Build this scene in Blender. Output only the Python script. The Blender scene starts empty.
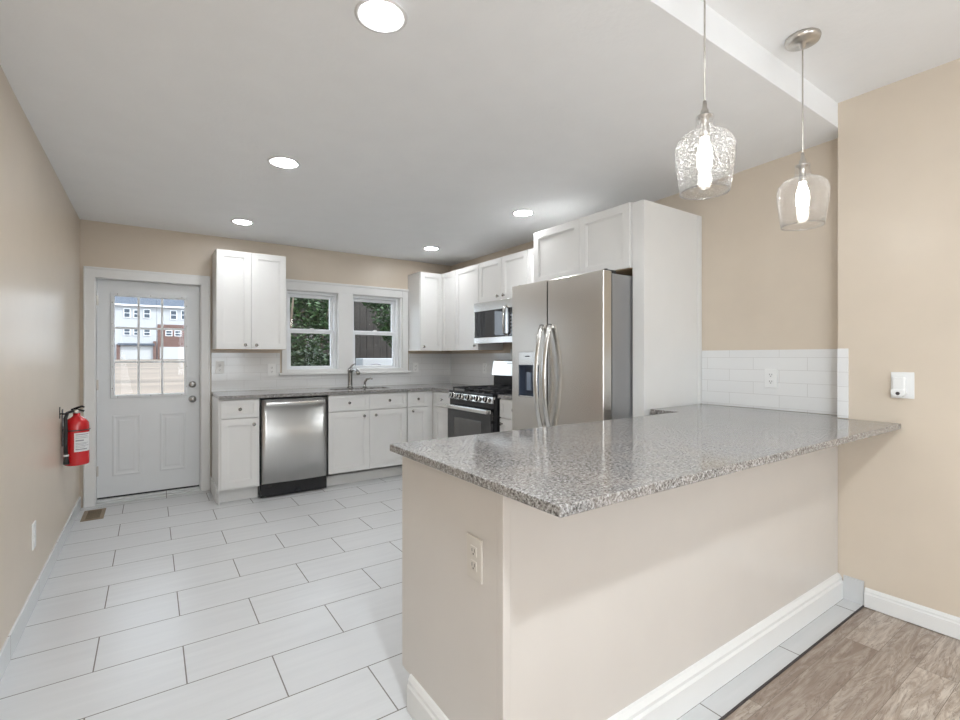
import bpy, bmesh, math, random
from mathutils import Vector, Matrix
random.seed(7)
S = bpy.context.scene
COL = S.collection
PI = math.pi

# ------------------------------------------------------------------ camera
cam_d = bpy.data.cameras.new('camera')
cam = bpy.data.objects.new('camera', cam_d); COL.objects.link(cam)
cam.location = (0, 0, 1.28)
cam.rotation_euler = (PI/2, 0, -math.radians(34.505))
cam_d.sensor_width = 36.0
cam_d.lens = 478.34/960*36
cam_d.shift_y = -2.97/960
cam_d.clip_start = 0.05; cam_d.clip_end = 500
S.camera = cam

# ------------------------------------------------------------------ exposure
S.view_settings.view_transform = 'Standard'
S.view_settings.look = 'None'
S.view_settings.gamma = 1.0
S.view_settings.use_curve_mapping = False
S.view_settings.exposure = 0.50

# ------------------------------------------------------------------ world, sun, added fill lamps
W = bpy.data.worlds.new('sky'); S.world = W; W.use_nodes = True
W.node_tree.nodes['Background'].inputs[0].default_value = (0.80, 0.89, 1.0, 1)
W.node_tree.nodes['Background'].inputs[1].default_value = 2.6
sd = bpy.data.lights.new('sun', 'SUN'); sd.energy = 2.4; sd.angle = 0.02; sd.color = (1, .96, .9)
sun = bpy.data.objects.new('sun', sd); COL.objects.link(sun)
sun.rotation_euler = Vector((-0.75, 0.75, -1.1)).to_track_quat('-Z', 'Y').to_euler()
LENS_STRENGTH = 122.0        # recessed lamps
FLUSH_STRENGTH = 455.0      # dining room ceiling lamps
BULB_STRENGTH = 22.0        # pendant bulbs
FRONT_FILL_POWER = 20.0            # added fill lamp outside the unseen front window
SIDE_FILL_POWER = 25.0  # added fill lamp outside the unseen side window
def fill_area(name, loc, target, sx, sy, power, color=(.90, .95, 1.0)):
    d = bpy.data.lights.new(name, 'AREA'); d.shape = 'RECTANGLE'; d.size = sx; d.size_y = sy
    d.energy = power; d.color = color
    o = bpy.data.objects.new(name, d); COL.objects.link(o); o.location = loc
    o.rotation_euler = (Vector(target)-Vector(loc)).to_track_quat('-Z', 'Y').to_euler()
    return o
fill_area('fill_dining_front', (1.25, -3.42, 1.4), (1.25, 0, 2.6), 1.4, 1.2, FRONT_FILL_POWER, (.92, .96, 1.0))  # area lamp added behind the camera, tilted up to brighten ceiling and room
fill_area('fill_dining_side', (-.72, -1.75, 1.25), (3.0, -.6, 1.9), 1.7, 1.6, SIDE_FILL_POWER, (.92, .96, 1.0))  # second added area lamp, brightens the room from the unseen left side

# ------------------------------------------------------------------ materials
def new_mat(name):
    m = bpy.data.materials.new(name); m.use_nodes = True
    nt = m.node_tree
    return m, nt, nt.nodes['Principled BSDF']
def lk(nt, a, b): nt.links.new(a, b)
def node(nt, t, **kw):
    n = nt.nodes.new(t)
    for k, v in kw.items():
        if isinstance(k, str) and hasattr(n, k): setattr(n, k, v)
    return n
def mixrgb(nt, fac, a, b, blend='MIX'):
    n = nt.nodes.new('ShaderNodeMix'); n.data_type = 'RGBA'; n.blend_type = blend
    for i, v in ((0, fac), (6, a), (7, b)):
        if hasattr(v, 'links') or hasattr(v, 'is_linked'): nt.links.new(v, n.inputs[i])
        else: n.inputs[i].default_value = v if i == 0 else (*v, 1)
    return n.outputs[2]
def objco(nt, scale=(1, 1, 1), loc=(0, 0, 0)):
    t = nt.nodes.new('ShaderNodeTexCoord'); m = nt.nodes.new('ShaderNodeMapping')
    m.inputs['Scale'].default_value = scale; m.inputs['Location'].default_value = loc
    lk(nt, t.outputs['Object'], m.inputs['Vector'])
    return m.outputs['Vector']
def noise(nt, vec, scale, detail=3, rough=.5):
    n = nt.nodes.new('ShaderNodeTexNoise'); n.inputs['Scale'].default_value = scale
    n.inputs['Detail'].default_value = detail; n.inputs['Roughness'].default_value = rough
    lk(nt, vec, n.inputs['Vector']); return n
def ramp(nt, fac, stops, interp='LINEAR'):
    r = nt.nodes.new('ShaderNodeValToRGB'); cr = r.color_ramp; cr.interpolation = interp
    while len(cr.elements) < len(stops): cr.elements.new(.5)
    for e, (p, c) in zip(cr.elements, stops): e.position = p; e.color = (*c, 1) if len(c) == 3 else c
    lk(nt, fac, r.inputs[0]); return r.outputs[0]
def bump(nt, b, h, strength=.1, dist=.01):
    n = nt.nodes.new('ShaderNodeBump'); n.inputs['Strength'].default_value = strength
    n.inputs['Distance'].default_value = dist; lk(nt, h, n.inputs['Height'])
    lk(nt, n.outputs[0], b.inputs['Normal']); return n
def pbr(name, col, rough=.5, metal=0, var=.03, nscale=6, bstr=0, bscale=120, spec=.5, coat=0, stretch=(1, 1, 1)):
    m, nt, b = new_mat(name)
    v = objco(nt, stretch)
    n = noise(nt, v, nscale)
    lo = tuple(max(0, c*(1-var)) for c in col); hi = tuple(min(1, c*(1+var)) for c in col)
    lk(nt, ramp(nt, n.outputs[0], [(.3, lo), (.7, hi)]), b.inputs['Base Color'])
    b.inputs['Roughness'].default_value = rough; b.inputs['Metallic'].default_value = metal
    b.inputs['Specular IOR Level'].default_value = spec
    b.inputs['Coat Weight'].default_value = coat
    if bstr:
        n2 = noise(nt, v, bscale, 4); bump(nt, b, n2.outputs[0], bstr, .003)
    return m
def emit(name, col, strength):
    m, nt, b = new_mat(name)
    b.inputs['Base Color'].default_value = (*col, 1)
    b.inputs['Emission Color'].default_value = (*col, 1); b.inputs['Emission Strength'].default_value = strength
    return m
def brick(nt, vec, w, h, mortar, offset=.5, smooth=.1):
    n = nt.nodes.new('ShaderNodeTexBrick')
    n.inputs['Scale'].default_value = 1; n.inputs['Brick Width'].default_value = w; n.inputs['Row Height'].default_value = h
    n.inputs['Mortar Size'].default_value = mortar; n.inputs['Mortar Smooth'].default_value = smooth
    n.inputs['Bias'].default_value = 0; n.offset = offset; n.offset_frequency = 2
    n.inputs['Color1'].default_value = (0, 0, 0, 1); n.inputs['Color2'].default_value = (1, 1, 1, 1)
    lk(nt, vec, n.inputs['Vector']); return n
def plane_vec(nt, ax, ay, ox=0, oy=0):
    t = nt.nodes.new('ShaderNodeTexCoord'); s = nt.nodes.new('ShaderNodeSeparateXYZ')
    lk(nt, t.outputs['Object'], s.inputs[0])
    c = nt.nodes.new('ShaderNodeCombineXYZ')
    for i, (a, o) in enumerate(((ax, ox), (ay, oy))):
        m = nt.nodes.new('ShaderNodeMath'); m.operation = 'ADD'; m.inputs[1].default_value = o
        lk(nt, s.outputs['XYZ'.index(a)], m.inputs[0]); lk(nt, m.outputs[0], c.inputs[i])
    return c.outputs[0]
def tile_mat(name, ax, ay, ox, oy, w, h, mortar, col, grout, rough=.3, var=.03, streak=None, bstr=.15, offset=.5):
    m, nt, b = new_mat(name)
    v = plane_vec(nt, ax, ay, ox, oy)
    br = brick(nt, v, w, h, mortar, offset)
    lo = tuple(c*(1-var) for c in col); hi = tuple(min(1, c*(1+var)) for c in col)
    c1 = mixrgb(nt, br.outputs['Color'], lo, hi)
    if streak:
        mp = nt.nodes.new('ShaderNodeMapping'); mp.inputs['Scale'].default_value = streak
        lk(nt, v, mp.inputs[0]); n = noise(nt, mp.outputs[0], 1, 5, .6)
        c1 = mixrgb(nt, ramp(nt, n.outputs[0], [(.35, (0, 0, 0)), (.7, (1, 1, 1))]), c1, tuple(c*.93 for c in col))
    c2 = mixrgb(nt, br.outputs['Fac'], c1, grout)
    lk(nt, c2, b.inputs['Base Color'])
    r = nt.nodes.new('ShaderNodeMapRange'); lk(nt, br.outputs['Fac'], r.inputs[0])
    r.inputs[3].default_value = rough; r.inputs[4].default_value = .8; lk(nt, r.outputs[0], b.inputs['Roughness'])
    inv = nt.nodes.new('ShaderNodeMath'); inv.operation = 'SUBTRACT'; inv.inputs[0].default_value = 1
    lk(nt, br.outputs['Fac'], inv.inputs[1]); bump(nt, b, inv.outputs[0], bstr, .003)
    return m

M = {}
M['wall'] = pbr('tan_wall_paint', (.67, .58, .475), .33, var=.015, bstr=.10, bscale=28)
M['wall_left'] = M['wall']
M['ceiling'] = pbr('ceiling_paint', (.92, .925, .93), .85, var=.01, bstr=.35, bscale=45)
M['trim'] = pbr('white_trim_paint', (.80, .795, .78), .30, var=.01)
M['cab'] = pbr('white_cabinet_paint', (.80, .79, .77), .32, var=.01)
M['pen'] = pbr('beige_panel_paint', (.66, .615, .57), .30, var=.012)
M['maple'] = pbr('maple_underside', (.60, .44, .27), .5, var=.1, nscale=3, stretch=(1, 12, 12))
M['door'] = pbr('door_paint', (.74, .755, .765), .38, var=.01)
M['vinyl'] = pbr('white_vinyl', (.82, .83, .84), .35, var=.01)
M['black'] = pbr('black_enamel', (.012, .012, .014), .18, var=.2)
M['iron'] = pbr('cast_iron', (.02, .02, .022), .5, var=.3, bstr=.3)
M['rubber'] = pbr('black_rubber', (.02, .02, .02), .5, var=.2)
M['nickel'] = pbr('brushed_nickel', (.60, .57, .53), .28, 1, var=.05, nscale=40)
M['faucet'] = pbr('satin_steel', (.36, .35, .335), .25, 1, var=.05, nscale=40)
M['knob'] = pbr('dark_nickel', (.33, .31, .29), .25, 1, var=.05, nscale=40)
M['brown_metal'] = pbr('brown_vent_metal', (.30, .235, .16), .5, .3, var=.1)
M['vent_dark'] = pbr('vent_dark', (.09, .065, .045), .6, var=.1)
M['plastic'] = pbr('white_plastic', (.84, .84, .83), .3, var=.01)
M['plastic_beige'] = pbr('beige_painted_plastic', (.66, .61, .55), .3, var=.01)
M['slot'] = pbr('slot_dark', (.06, .05, .05), .6, var=.1)
M['red'] = pbr('red_enamel', (.60, .012, .016), .22, var=.05, coat=.5)
M['label'] = pbr('white_label', (.78, .78, .78), .4, var=.01)
M['ink'] = pbr('grey_ink', (.30, .30, .32), .5, var=.1)
M['gasket'] = pbr('dark_gasket', (.03, .03, .03), .6, var=.1)
M['fridge_side'] = pbr('grey_fridge_side', (.33, .33, .335), .42, .5, var=.02, bstr=.15, bscale=300)

def steel(name, col, rough, stretch, metal=1.0, aniso=None):
    m, nt, b = new_mat(name)
    v = objco(nt, stretch)
    n = noise(nt, v, 14, 4, .6)
    lk(nt, ramp(nt, n.outputs[0], [(.25, tuple(c*.985 for c in col)), (.75, tuple(min(1, c*1.02) for c in col))]), b.inputs['Base Color'])
    b.inputs['Metallic'].default_value = metal
    r = nt.nodes.new('ShaderNodeMapRange'); lk(nt, n.outputs[0], r.inputs[0])
    r.inputs[3].default_value = rough*.97; r.inputs[4].default_value = rough*1.03; lk(nt, r.outputs[0], b.inputs['Roughness'])
    if aniso:
        b.inputs['Anisotropic'].default_value = .85
        cv = nt.nodes.new('ShaderNodeCombineXYZ')
        for i_ in range(3): cv.inputs[i_].default_value = aniso[i_]
        lk(nt, cv.outputs[0], b.inputs['Tangent'])
    return m
M['steel'] = steel('brushed_stainless', (.66, .635, .60), .27, (.3, .3, 30))
M['steel_h'] = steel('stainless_horizontal', (.70, .69, .67), .22, (1, 1, 40))
M['steel_v'] = steel('dishwasher_stainless', (.68, .675, .66), .33, (30, 30, .3), 1.0, (0, 0, 1))

# tile floor (brick layout measured in the photo) and laminate
M['tile'] = tile_mat('porcelain_floor_tile', 'X', 'Y', .506, .4935, .622, .2985, .0026, (.66, .665, .67), (.20, .185, .17), .30, .02, (2.2, 26, 1))
M['base_tile'] = tile_mat('base_tile', 'Y', 'Z', -2.794+.622*8, 2, .622, 3, .003, (.68, .70, .71), (.25, .23, .21), .25, .02, None, .1, 0)
M['plain_tile'] = pbr('plain_tile', (.62, .62, .62), .3, var=.03)
M['split_r'] = tile_mat('backsplash_tile_side', 'Y', 'Z', 0, -1.277+.077*30, .305, .077, .0012, (.80, .80, .795), (.60, .59, .575), .12, .015)
M['split_b'] = tile_mat('backsplash_tile_back', 'X', 'Z', 0, -1.277+.077*30, .305, .077, .0012, (.80, .80, .795), (.60, .59, .575), .12, .015)

def wood_floor():
    m, nt, b = new_mat('grey_oak_laminate')
    v = plane_vec(nt, 'X', 'Y', 10.35, 10.015)
    br = brick(nt, v, 1.22, .125, .0009, .37)
    addv = nt.nodes.new('ShaderNodeVectorMath'); addv.operation = 'ADD'
    sc = nt.nodes.new('ShaderNodeVectorMath'); sc.operation = 'SCALE'; sc.inputs['Scale'].default_value = 37
    lk(nt, br.outputs['Color'], sc.inputs[0]); lk(nt, v, addv.inputs[0]); lk(nt, sc.outputs[0], addv.inputs[1])
    g = nt.nodes.new('ShaderNodeMapping'); g.inputs['Scale'].default_value = (3.2, 22, 1); lk(nt, addv.outputs[0], g.inputs[0])
    g2 = nt.nodes.new('ShaderNodeMapping'); g2.inputs['Scale'].default_value = (5, 70, 1); lk(nt, addv.outputs[0], g2.inputs[0])
    n1 = noise(nt, g.outputs[0], 1.0, 7, .68); n1.inputs['Distortion'].default_value = 1.6
    n2 = noise(nt, g2.outputs[0], 1.0, 5, .7)
    n3 = noise(nt, g.outputs[0], .55, 4, .6); n3.inputs['Distortion'].default_value = 2.5
    plank = ramp(nt, br.outputs['Color'], [(0, (.44, .37, .315)), (.3, (.52, .45, .39)), (.5, (.72, .65, .57)), (.75, (.49, .42, .36)), (1, (.66, .59, .52))])
    dark = mixrgb(nt, 1, plank, (.66, .60, .56), 'MULTIPLY')
    c = mixrgb(nt, ramp(nt, n1.outputs[0], [(.42, (1, 1, 1)), (.60, (0, 0, 0))]), plank, dark)
    c = mixrgb(nt, ramp(nt, n2.outputs[0], [(.38, (.35, .35, .35)), (.56, (0, 0, 0))]), c, (.24, .185, .15))
    c = mixrgb(nt, ramp(nt, n3.outputs[0], [(.480, (0, 0, 0)), (.497, (.6, .6, .6)), (.514, (0, 0, 0))]), c, (.17, .12, .095))
    c = mixrgb(nt, br.outputs['Fac'], c, (.20, .16, .13))
    lk(nt, c, b.inputs['Base Color']); b.inputs['Roughness'].default_value = .42
    return m
M['wood'] = wood_floor()

def granite():
    m, nt, b = new_mat('speckled_granite')
    v = objco(nt)
    vo = nt.nodes.new('ShaderNodeTexVoronoi'); vo.inputs['Scale'].default_value = 230; lk(nt, v, vo.inputs['Vector'])
    n1 = noise(nt, v, 110, 5, .75); n2 = noise(nt, v, 190, 3, .6); n3 = noise(nt, v, 9, 2)
    base = ramp(nt, n1.outputs[0], [(.36, (.035, .032, .032)), (.43, (.07, .063, .058)), (.50, (.23, .22, .21)), (.57, (.45, .445, .44)), (.68, (.76, .76, .765))])
    cell = ramp(nt, vo.outputs['Color'], [(0, (.03, .03, .03)), (.28, (.17, .15, .135)), (.5, (.41, .40, .39)), (1, (.72, .72, .725))], 'CONSTANT')
    c = mixrgb(nt, .45, base, cell)
    c = mixrgb(nt, ramp(nt, n2.outputs[0], [(.33, (1, 1, 1)), (.42, (0, 0, 0))]), c, (.045, .04, .04))
    c = mixrgb(nt, ramp(nt, n3.outputs[0], [(.4, (0, 0, 0)), (.8, (.25, .25, .25))]), c, (.46, .39, .34))
    lk(nt, c, b.inputs['Base Color'])
    b.inputs['Roughness'].default_value = .10; b.inputs['IOR'].default_value = 1.85
    return m
M['granite'] = granite()

def thin_glass(name, tint=(1, 1, 1), ior=1.45, rough=.0, seeds=0, refl=1.0):
    m = bpy.data.materials.new(name); m.use_nodes = True; nt = m.node_tree
    nt.nodes.clear()
    out = nt.nodes.new('ShaderNodeOutputMaterial')
    tr = nt.nodes.new('ShaderNodeBsdfTransparent'); tr.inputs[0].default_value = (*tint, 1)
    gl = nt.nodes.new('ShaderNodeBsdfGlossy'); gl.inputs['Roughness'].default_value = rough
    fr = nt.nodes.new('ShaderNodeLayerWeight'); fr.inputs[0].default_value = .5
    pw = nt.nodes.new('ShaderNodeMath'); pw.operation = 'POWER'; pw.inputs[1].default_value = 3.5; lk(nt, fr.outputs['Facing'], pw.inputs[0])
    ma = nt.nodes.new('ShaderNodeMapRange'); ma.inputs[3].default_value = ((ior-1)/(ior+1))**2; ma.inputs[4].default_value = .85*refl; lk(nt, pw.outputs[0], ma.inputs[0])
    mx = nt.nodes.new('ShaderNodeMixShader')
    lk(nt, ma.outputs[0], mx.inputs[0]); lk(nt, tr.outputs[0], mx.inputs[1]); lk(nt, gl.outputs[0], mx.inputs[2])
    last = mx.outputs[0]
    if seeds:
        v = objco(nt)
        vo = nt.nodes.new('ShaderNodeTexVoronoi'); vo.inputs['Scale'].default_value = 190; lk(nt, v, vo.inputs['Vector'])
        spot = ramp(nt, vo.outputs['Distance'], [(.14, (1, 1, 1)), (.36, (0, 0, 0))])
        bp = nt.nodes.new('ShaderNodeBump'); bp.inputs['Strength'].default_value = .8; bp.inputs['Distance'].default_value = .002
        lk(nt, spot, bp.inputs['Height']); lk(nt, bp.outputs[0], gl.inputs['Normal'])
        if seeds > .2: lk(nt, bp.outputs[0], fr.inputs['Normal'])
        tl = nt.nodes.new('ShaderNodeBsdfTranslucent'); tl.inputs[0].default_value = (.95, .95, .95, 1)
        ms = nt.nodes.new('ShaderNodeMixShader'); mul = nt.nodes.new('ShaderNodeMath'); mul.operation = 'MULTIPLY'
        mul.inputs[1].default_value = seeds; lk(nt, spot, mul.inputs[0]); lk(nt, mul.outputs[0], ms.inputs[0])
        lk(nt, last, ms.inputs[1]); lk(nt, tl.outputs[0], ms.inputs[2]); last = ms.outputs[0]
    lk(nt, last, out.inputs[0])
    return m
M['pane'] = thin_glass('window_glass', (.97, .98, .98), 1.25)
M['glass_seeded'] = thin_glass('seeded_glass', (.985, .985, .985), 1.5, .05, .50)
M['glass_clear'] = thin_glass('lightly_seeded_glass', (.985, .985, .985), 1.45, .03, .18)
M['lens'] = emit('lamp_lens', (.95, .975, 1), LENS_STRENGTH)
M['lens_dim'] = emit('lamp_lens_dim', (.95, .975, 1), LENS_STRENGTH*.55)
M['flush'] = emit('flush_lamp_lens', (.88, .95, 1), FLUSH_STRENGTH)
M['bulb'] = emit('bulb_glow', (1, .97, .93), BULB_STRENGTH)
M['display'] = pbr('display_glass', (.02, .04, .05), .08, var=.2)
M['dark_glass'] = pbr('black_door_glass', (.018, .018, .02), .04, var=.1, spec=.8)
M['dark_glass2'] = pbr('oven_window_glass', (.075, .072, .07), .06, var=.1, spec=.8)
M['paddle'] = pbr('translucent_paddle', (.22, .27, .36), .15, var=.1)
M['cavity'] = pbr('dispenser_cavity', (.07, .085, .12), .18, var=.2)

# outside
M['grass'] = pbr('dry_grass', (.165, .13, .10), .95, var=.38, nscale=.5, stretch=(.15, .6, 1))
M['siding'] = tile_mat('white_siding', 'X', 'Z', 0, 40, 400, .2, .012, (.40, .41, .425), (.33, .34, .35), .7, .0, None, .3, 0)
M['brickwall'] = tile_mat('red_brick', 'X', 'Z', 50, 20, .44, .15, .02, (.12, .05, .04), (.17, .14, .125), .85, .25)
M['roof'] = pbr('grey_shingle', (.075, .09, .115), .9, var=.12, nscale=3)
M['shutter_glass'] = pbr('far_window_glass', (.035, .05, .07), .15, var=.3)
M['garage'] = pbr('garage_door_paint', (.42, .425, .43), .6, var=.01)
M['unit_paint'] = pbr('unit_paint', (.36, .37, .385), .5, var=.02)
M['fence'] = pbr('weathered_board', (.028, .023, .019), .85, var=.35, nscale=4, stretch=(6, 6, .6), bstr=.4, bscale=30)
M['bark'] = pbr('bark', (.10, .075, .055), .9, var=.3, nscale=10, bstr=.5)
def leaf_mat(name, c1, c2):
    m, nt, b = new_mat(name)
    v = objco(nt); n = noise(nt, v, 7, 4, .7)
    lk(nt, ramp(nt, n.outputs[0], [(.35, c1), (.65, c2)]), b.inputs['Base Color'])
    b.inputs['Roughness'].default_value = .45
    return m
M['leaf'] = leaf_mat('green_leaf', (.012, .032, .009), (.055, .11, .035))
M['leaf_dark'] = leaf_mat('dark_ivy_leaf', (.008, .022, .007), (.03, .055, .018))

# ------------------------------------------------------------------ mesh builder (world coordinates)
class MB:
    def __init__(s): s.bm = bmesh.new()
    def box(s, x0, x1, y0, y1, z0, z1, bev=0, seg=2):
        x0, x1 = sorted((x0, x1)); y0, y1 = sorted((y0, y1)); z0, z1 = sorted((z0, z1))
        vs = [s.bm.verts.new((x, y, z)) for x in (x0, x1) for y in (y0, y1) for z in (z0, z1)]
        F = [(0, 1, 3, 2), (4, 6, 7, 5), (0, 4, 5, 1), (2, 3, 7, 6), (0, 2, 6, 4), (1, 5, 7, 3)]
        fs = [s.bm.faces.new([vs[i] for i in f]) for f in F]
        if bev:
            bev = min(bev, (x1-x0)*.45, (y1-y0)*.45, (z1-z0)*.45)
            es = list({e for f in fs for e in f.edges})
            bmesh.ops.bevel(s.bm, geom=es, offset=bev, segments=seg, affect='EDGES', profile=.5)
        return s
    def poly(s, pts, axis, a0, a1, smooth=False):
        """prism: 2D outline extruded along axis between a0 and a1"""
        def P(p, a):
            return {'X': (a, p[0], p[1]), 'Y': (p[0], a, p[1]), 'Z': (p[0], p[1], a)}[axis]
        A = [s.bm.verts.new(P(p, a0)) for p in pts]; B = [s.bm.verts.new(P(p, a1)) for p in pts]
        n = len(pts)
        fs = [s.bm.faces.new(A), s.bm.faces.new(B[::-1])]
        for i in range(n):
            f = s.bm.faces.new((A[i], B[i], B[(i+1) % n], A[(i+1) % n])); f.smooth = smooth; fs.append(f)
        bmesh.ops.recalc_face_normals(s.bm, faces=fs)
        return s
    def lathe(s, prof, org, axis=(0, 0, 1), seg=32, smooth=True, close=False):
        q = Vector((0, 0, 1)).rotation_difference(Vector(axis).normalized()).to_matrix()
        org = Vector(org); rings = []
        for r, h in prof:
            if r < 1e-6: rings.append([s.bm.verts.new(org + q @ Vector((0, 0, h)))])
            else: rings.append([s.bm.verts.new(org + q @ Vector((r*math.cos(2*PI*i/seg), r*math.sin(2*PI*i/seg), h))) for i in range(seg)])
        fs = []
        pairs = list(zip(rings, rings[1:])) + ([(rings[-1], rings[0])] if close else [])
        for a, b in pairs:
            for i in range(seg):
                j = (i+1) % seg
                if len(a) == 1 and len(b) == 1: continue
                if len(a) == 1: vs = (a[0], b[i], b[j])
                elif len(b) == 1: vs = (a[i], a[j], b[0])
                else: vs = (a[i], a[j], b[j], b[i])
                f = s.bm.faces.new(vs); f.smooth = smooth; fs.append(f)
        bmesh.ops.recalc_face_normals(s.bm, faces=fs)
        return s
    def cyl(s, p0, p1, r, r1=None, seg=20, bev=0):
        p0 = Vector(p0); p1 = Vector(p1); L = (p1-p0).length; r1 = r if r1 is None else r1
        f = bev or min(r, r1, L)*.08
        return s.lathe([(0, 0), (r-f, 0), (r, f), (r1, L-f), (r1-f, L), (0, L)], p0, p1-p0, seg)
    def ring_profile(s, x0, x1, z0, z1, y, prof, cap=True):
        loops = []
        for ins, n in prof:
            loops.append([s.bm.verts.new(p) for p in ((x0+ins, y-n, z0+ins), (x1-ins, y-n, z0+ins), (x1-ins, y-n, z1-ins), (x0+ins, y-n, z1-ins))])
        for a, b_ in zip(loops, loops[1:]):
            for i in range(4): s.bm.faces.new((a[i], a[(i+1) % 4], b_[(i+1) % 4], b_[i]))
        if cap: s.bm.faces.new(loops[-1])
        return s
    def tube(s, pts, r, seg=10, smooth=True):
        pts = [Vector(p) for p in pts]; rings = []; n = len(pts)
        rr = r if isinstance(r, (list, tuple)) else [r]*n
        t0 = (pts[1]-pts[0]).normalized(); up = Vector((0, 0, 1)) if abs(t0.z) < .9 else Vector((1, 0, 0))
        side = t0.cross(up).normalized()
        for i, p in enumerate(pts):
            t = (pts[min(i+1, n-1)]-pts[max(i-1, 0)]).normalized()
            side = (side - t*side.dot(t)).normalized(); u2 = t.cross(side)
            rings.append([s.bm.verts.new(p + (side*math.cos(2*PI*k/seg)+u2*math.sin(2*PI*k/seg))*rr[i]) for k in range(seg)])
        fs = []
        for a, b in zip(rings, rings[1:]):
            for k in range(seg):
                f = s.bm.faces.new((a[k], a[(k+1) % seg], b[(k+1) % seg], b[k])); f.smooth = smooth; fs.append(f)
        fs += [s.bm.faces.new(rings[0][::-1]), s.bm.faces.new(rings[-1])]
        bmesh.ops.recalc_face_normals(s.bm, faces=fs)
        return s
    def ring_tube(s, c, R, r, axis=(0, 0, 1), seg=28, sub=6):
        prof = [(R+r*math.cos(2*PI*k/sub), r*math.sin(2*PI*k/sub)) for k in range(sub)]
        return s.lathe(prof, c, axis, seg, True, True)
    def build(s, name, mat, parent=None, bevel=0, mats=None):
        me = bpy.data.meshes.new(name)
        off = origin(parent)
        bmesh.ops.translate(s.bm, verts=s.bm.verts, vec=-off)
        s.bm.to_mesh(me); s.bm.free()
        me.materials.append(M[mat] if isinstance(mat, str) else mat)
        o = bpy.data.objects.new(name, me); COL.objects.link(o)
        if parent is not None: o.parent = parent
        if bevel:
            md = o.modifiers.new('bevel', 'BEVEL'); md.width = bevel; md.segments = 2; md.limit_method = 'ANGLE'
        return o
ORG = {}
def origin(o):
    v = Vector((0, 0, 0))
    while o is not None:
        v += ORG.get(o.name, Vector((0, 0, 0))); o = o.parent
    return v
def tag(o, label=None, cat=None, group=None, kind=None):
    if label: o['label'] = label
    if cat: o['category'] = cat
    if group: o['group'] = group
    if kind: o['kind'] = kind
    return o
def thing(name, loc, label, cat, group=None):
    o = bpy.data.objects.new(name, None); COL.objects.link(o); o.location = loc
    ORG[o.name] = Vector(loc); o.empty_display_size = .05
    return tag(o, label, cat, group)
def struct(o): o['kind'] = 'structure'; return o
def copy_tree(o, parent=None):
    c = o.copy(); COL.objects.link(c)
    if parent is not None: c.parent = parent
    for ch in list(o.children): copy_tree(ch, c)
    return c

# ------------------------------------------------------------------ the room
XL, XR, XN = -.50, 3.17, 3.03
YB, YK, YE = 5.268, 1.025, -3.2
H, HB, HD = 2.449, 2.508, 2.639
YF = .912       # tile / laminate seam

struct(MB().box(XL-.15, XR+.3, YF, YB+.35, -.12, 0).build('floor', 'tile'))
struct(MB().box(XL-.15, XN+.4, YE-.15, YF-.004, -.12, -.004).build('floor_wood', 'wood'))
struct(MB().box(XL, XN, YF-.005, YF+.002, -.02, .0015).build('trim_1', 'slot'))
# ceilings: the kitchen ceiling rises a little to the header, the dining ceiling is higher
b = MB(); b.poly([(YB+.3, H), (2.9, H), (YK, HB), (YK, HD+.2), (YB+.3, HD+.2)], 'X', XL-.15, XR+.3)
struct(b.build('ceiling', 'ceiling'))
struct(MB().box(XL-.15, XN+.4, YE-.15, YK, HD, HD+.2).build('ceiling_dining', 'ceiling'))
b = MB()
for r_ in ((YE-.15, -2.7, -.1, HD+.1), (-.8, YB+.3, -.1, HD+.1), (-2.7, -.8, -.1, .45), (-2.7, -.8, 2.15, HD+.1)): b.box(XL-.15, XL, *r_)
bmesh.ops.remove_doubles(b.bm, verts=b.bm.verts, dist=1e-5)
struct(b.build('wall_left', 'wall'))
b = MB()
for r_ in ((-2.7, -2.63, .45, 2.15), (-.87, -.8, .45, 2.15), (-2.63, -.87, .45, .52), (-2.63, -.87, 2.08, 2.15), (-2.63, -.87, 1.27, 1.33)): b.box(XL-.12, XL-.06, *r_)
w4 = struct(b.build('added_window_side', 'vinyl'))  # unseen side window, added as the opening for the side fill lamp
MB().box(XL-.095, XL-.091, -2.68, -.82, .47, 2.13).build('pane', 'pane', w4)
b = MB()
for r_ in ((-2.79, -2.7, .36, 2.24), (-.8, -.71, .36, 2.24), (-2.7, -.8, 2.15, 2.24), (-2.7, -.8, .36, .45)): b.box(XL, XL+.018, *r_)
struct(b.build('trim_7', 'trim'))
# back wall with door and double window openings
DX0, DX1, DZ = -.402, .396, 1.968
WX0, WX1, WZ0, WZ1 = 1.165, 2.482, 1.13, 2.00
b = MB()
b.box(XL-.15, DX0, YB, YB+.16, -.1, HD)
b.box(DX0, DX1, YB, YB+.16, DZ, HD)
b.box(DX1, WX0, YB, YB+.16, -.1, HD)
b.box(WX0, WX1, YB, YB+.16, WZ1, HD)
b.box(WX0, WX1, YB, YB+.16, -.1, WZ0)
b.box(WX1, XR+.3, YB, YB+.16, -.1, HD)
bmesh.ops.remove_doubles(b.bm, verts=b.bm.verts, dist=1e-5)
struct(b.build('wall_back', 'wall'))
struct(MB().box(XR, XR+.25, YK, YB+.3, -.1, HD).build('wall_right', 'wall'))
struct(MB().box(XN, XN+.4, YE-.15, YK, -.1, HD+.1).build('wall_dining', 'wall'))
b = MB()
b.box(XL-.15, .5, YE-.15, YE, -.1, HD); b.box(2.0, XN+.4, YE-.15, YE, -.1, HD)
b.box(.5, 2.0, YE-.15, YE, -.1, .8); b.box(.5, 2.0, YE-.15, YE, 2.15, HD)
struct(b.build('wall_front', 'wall'))
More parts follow.
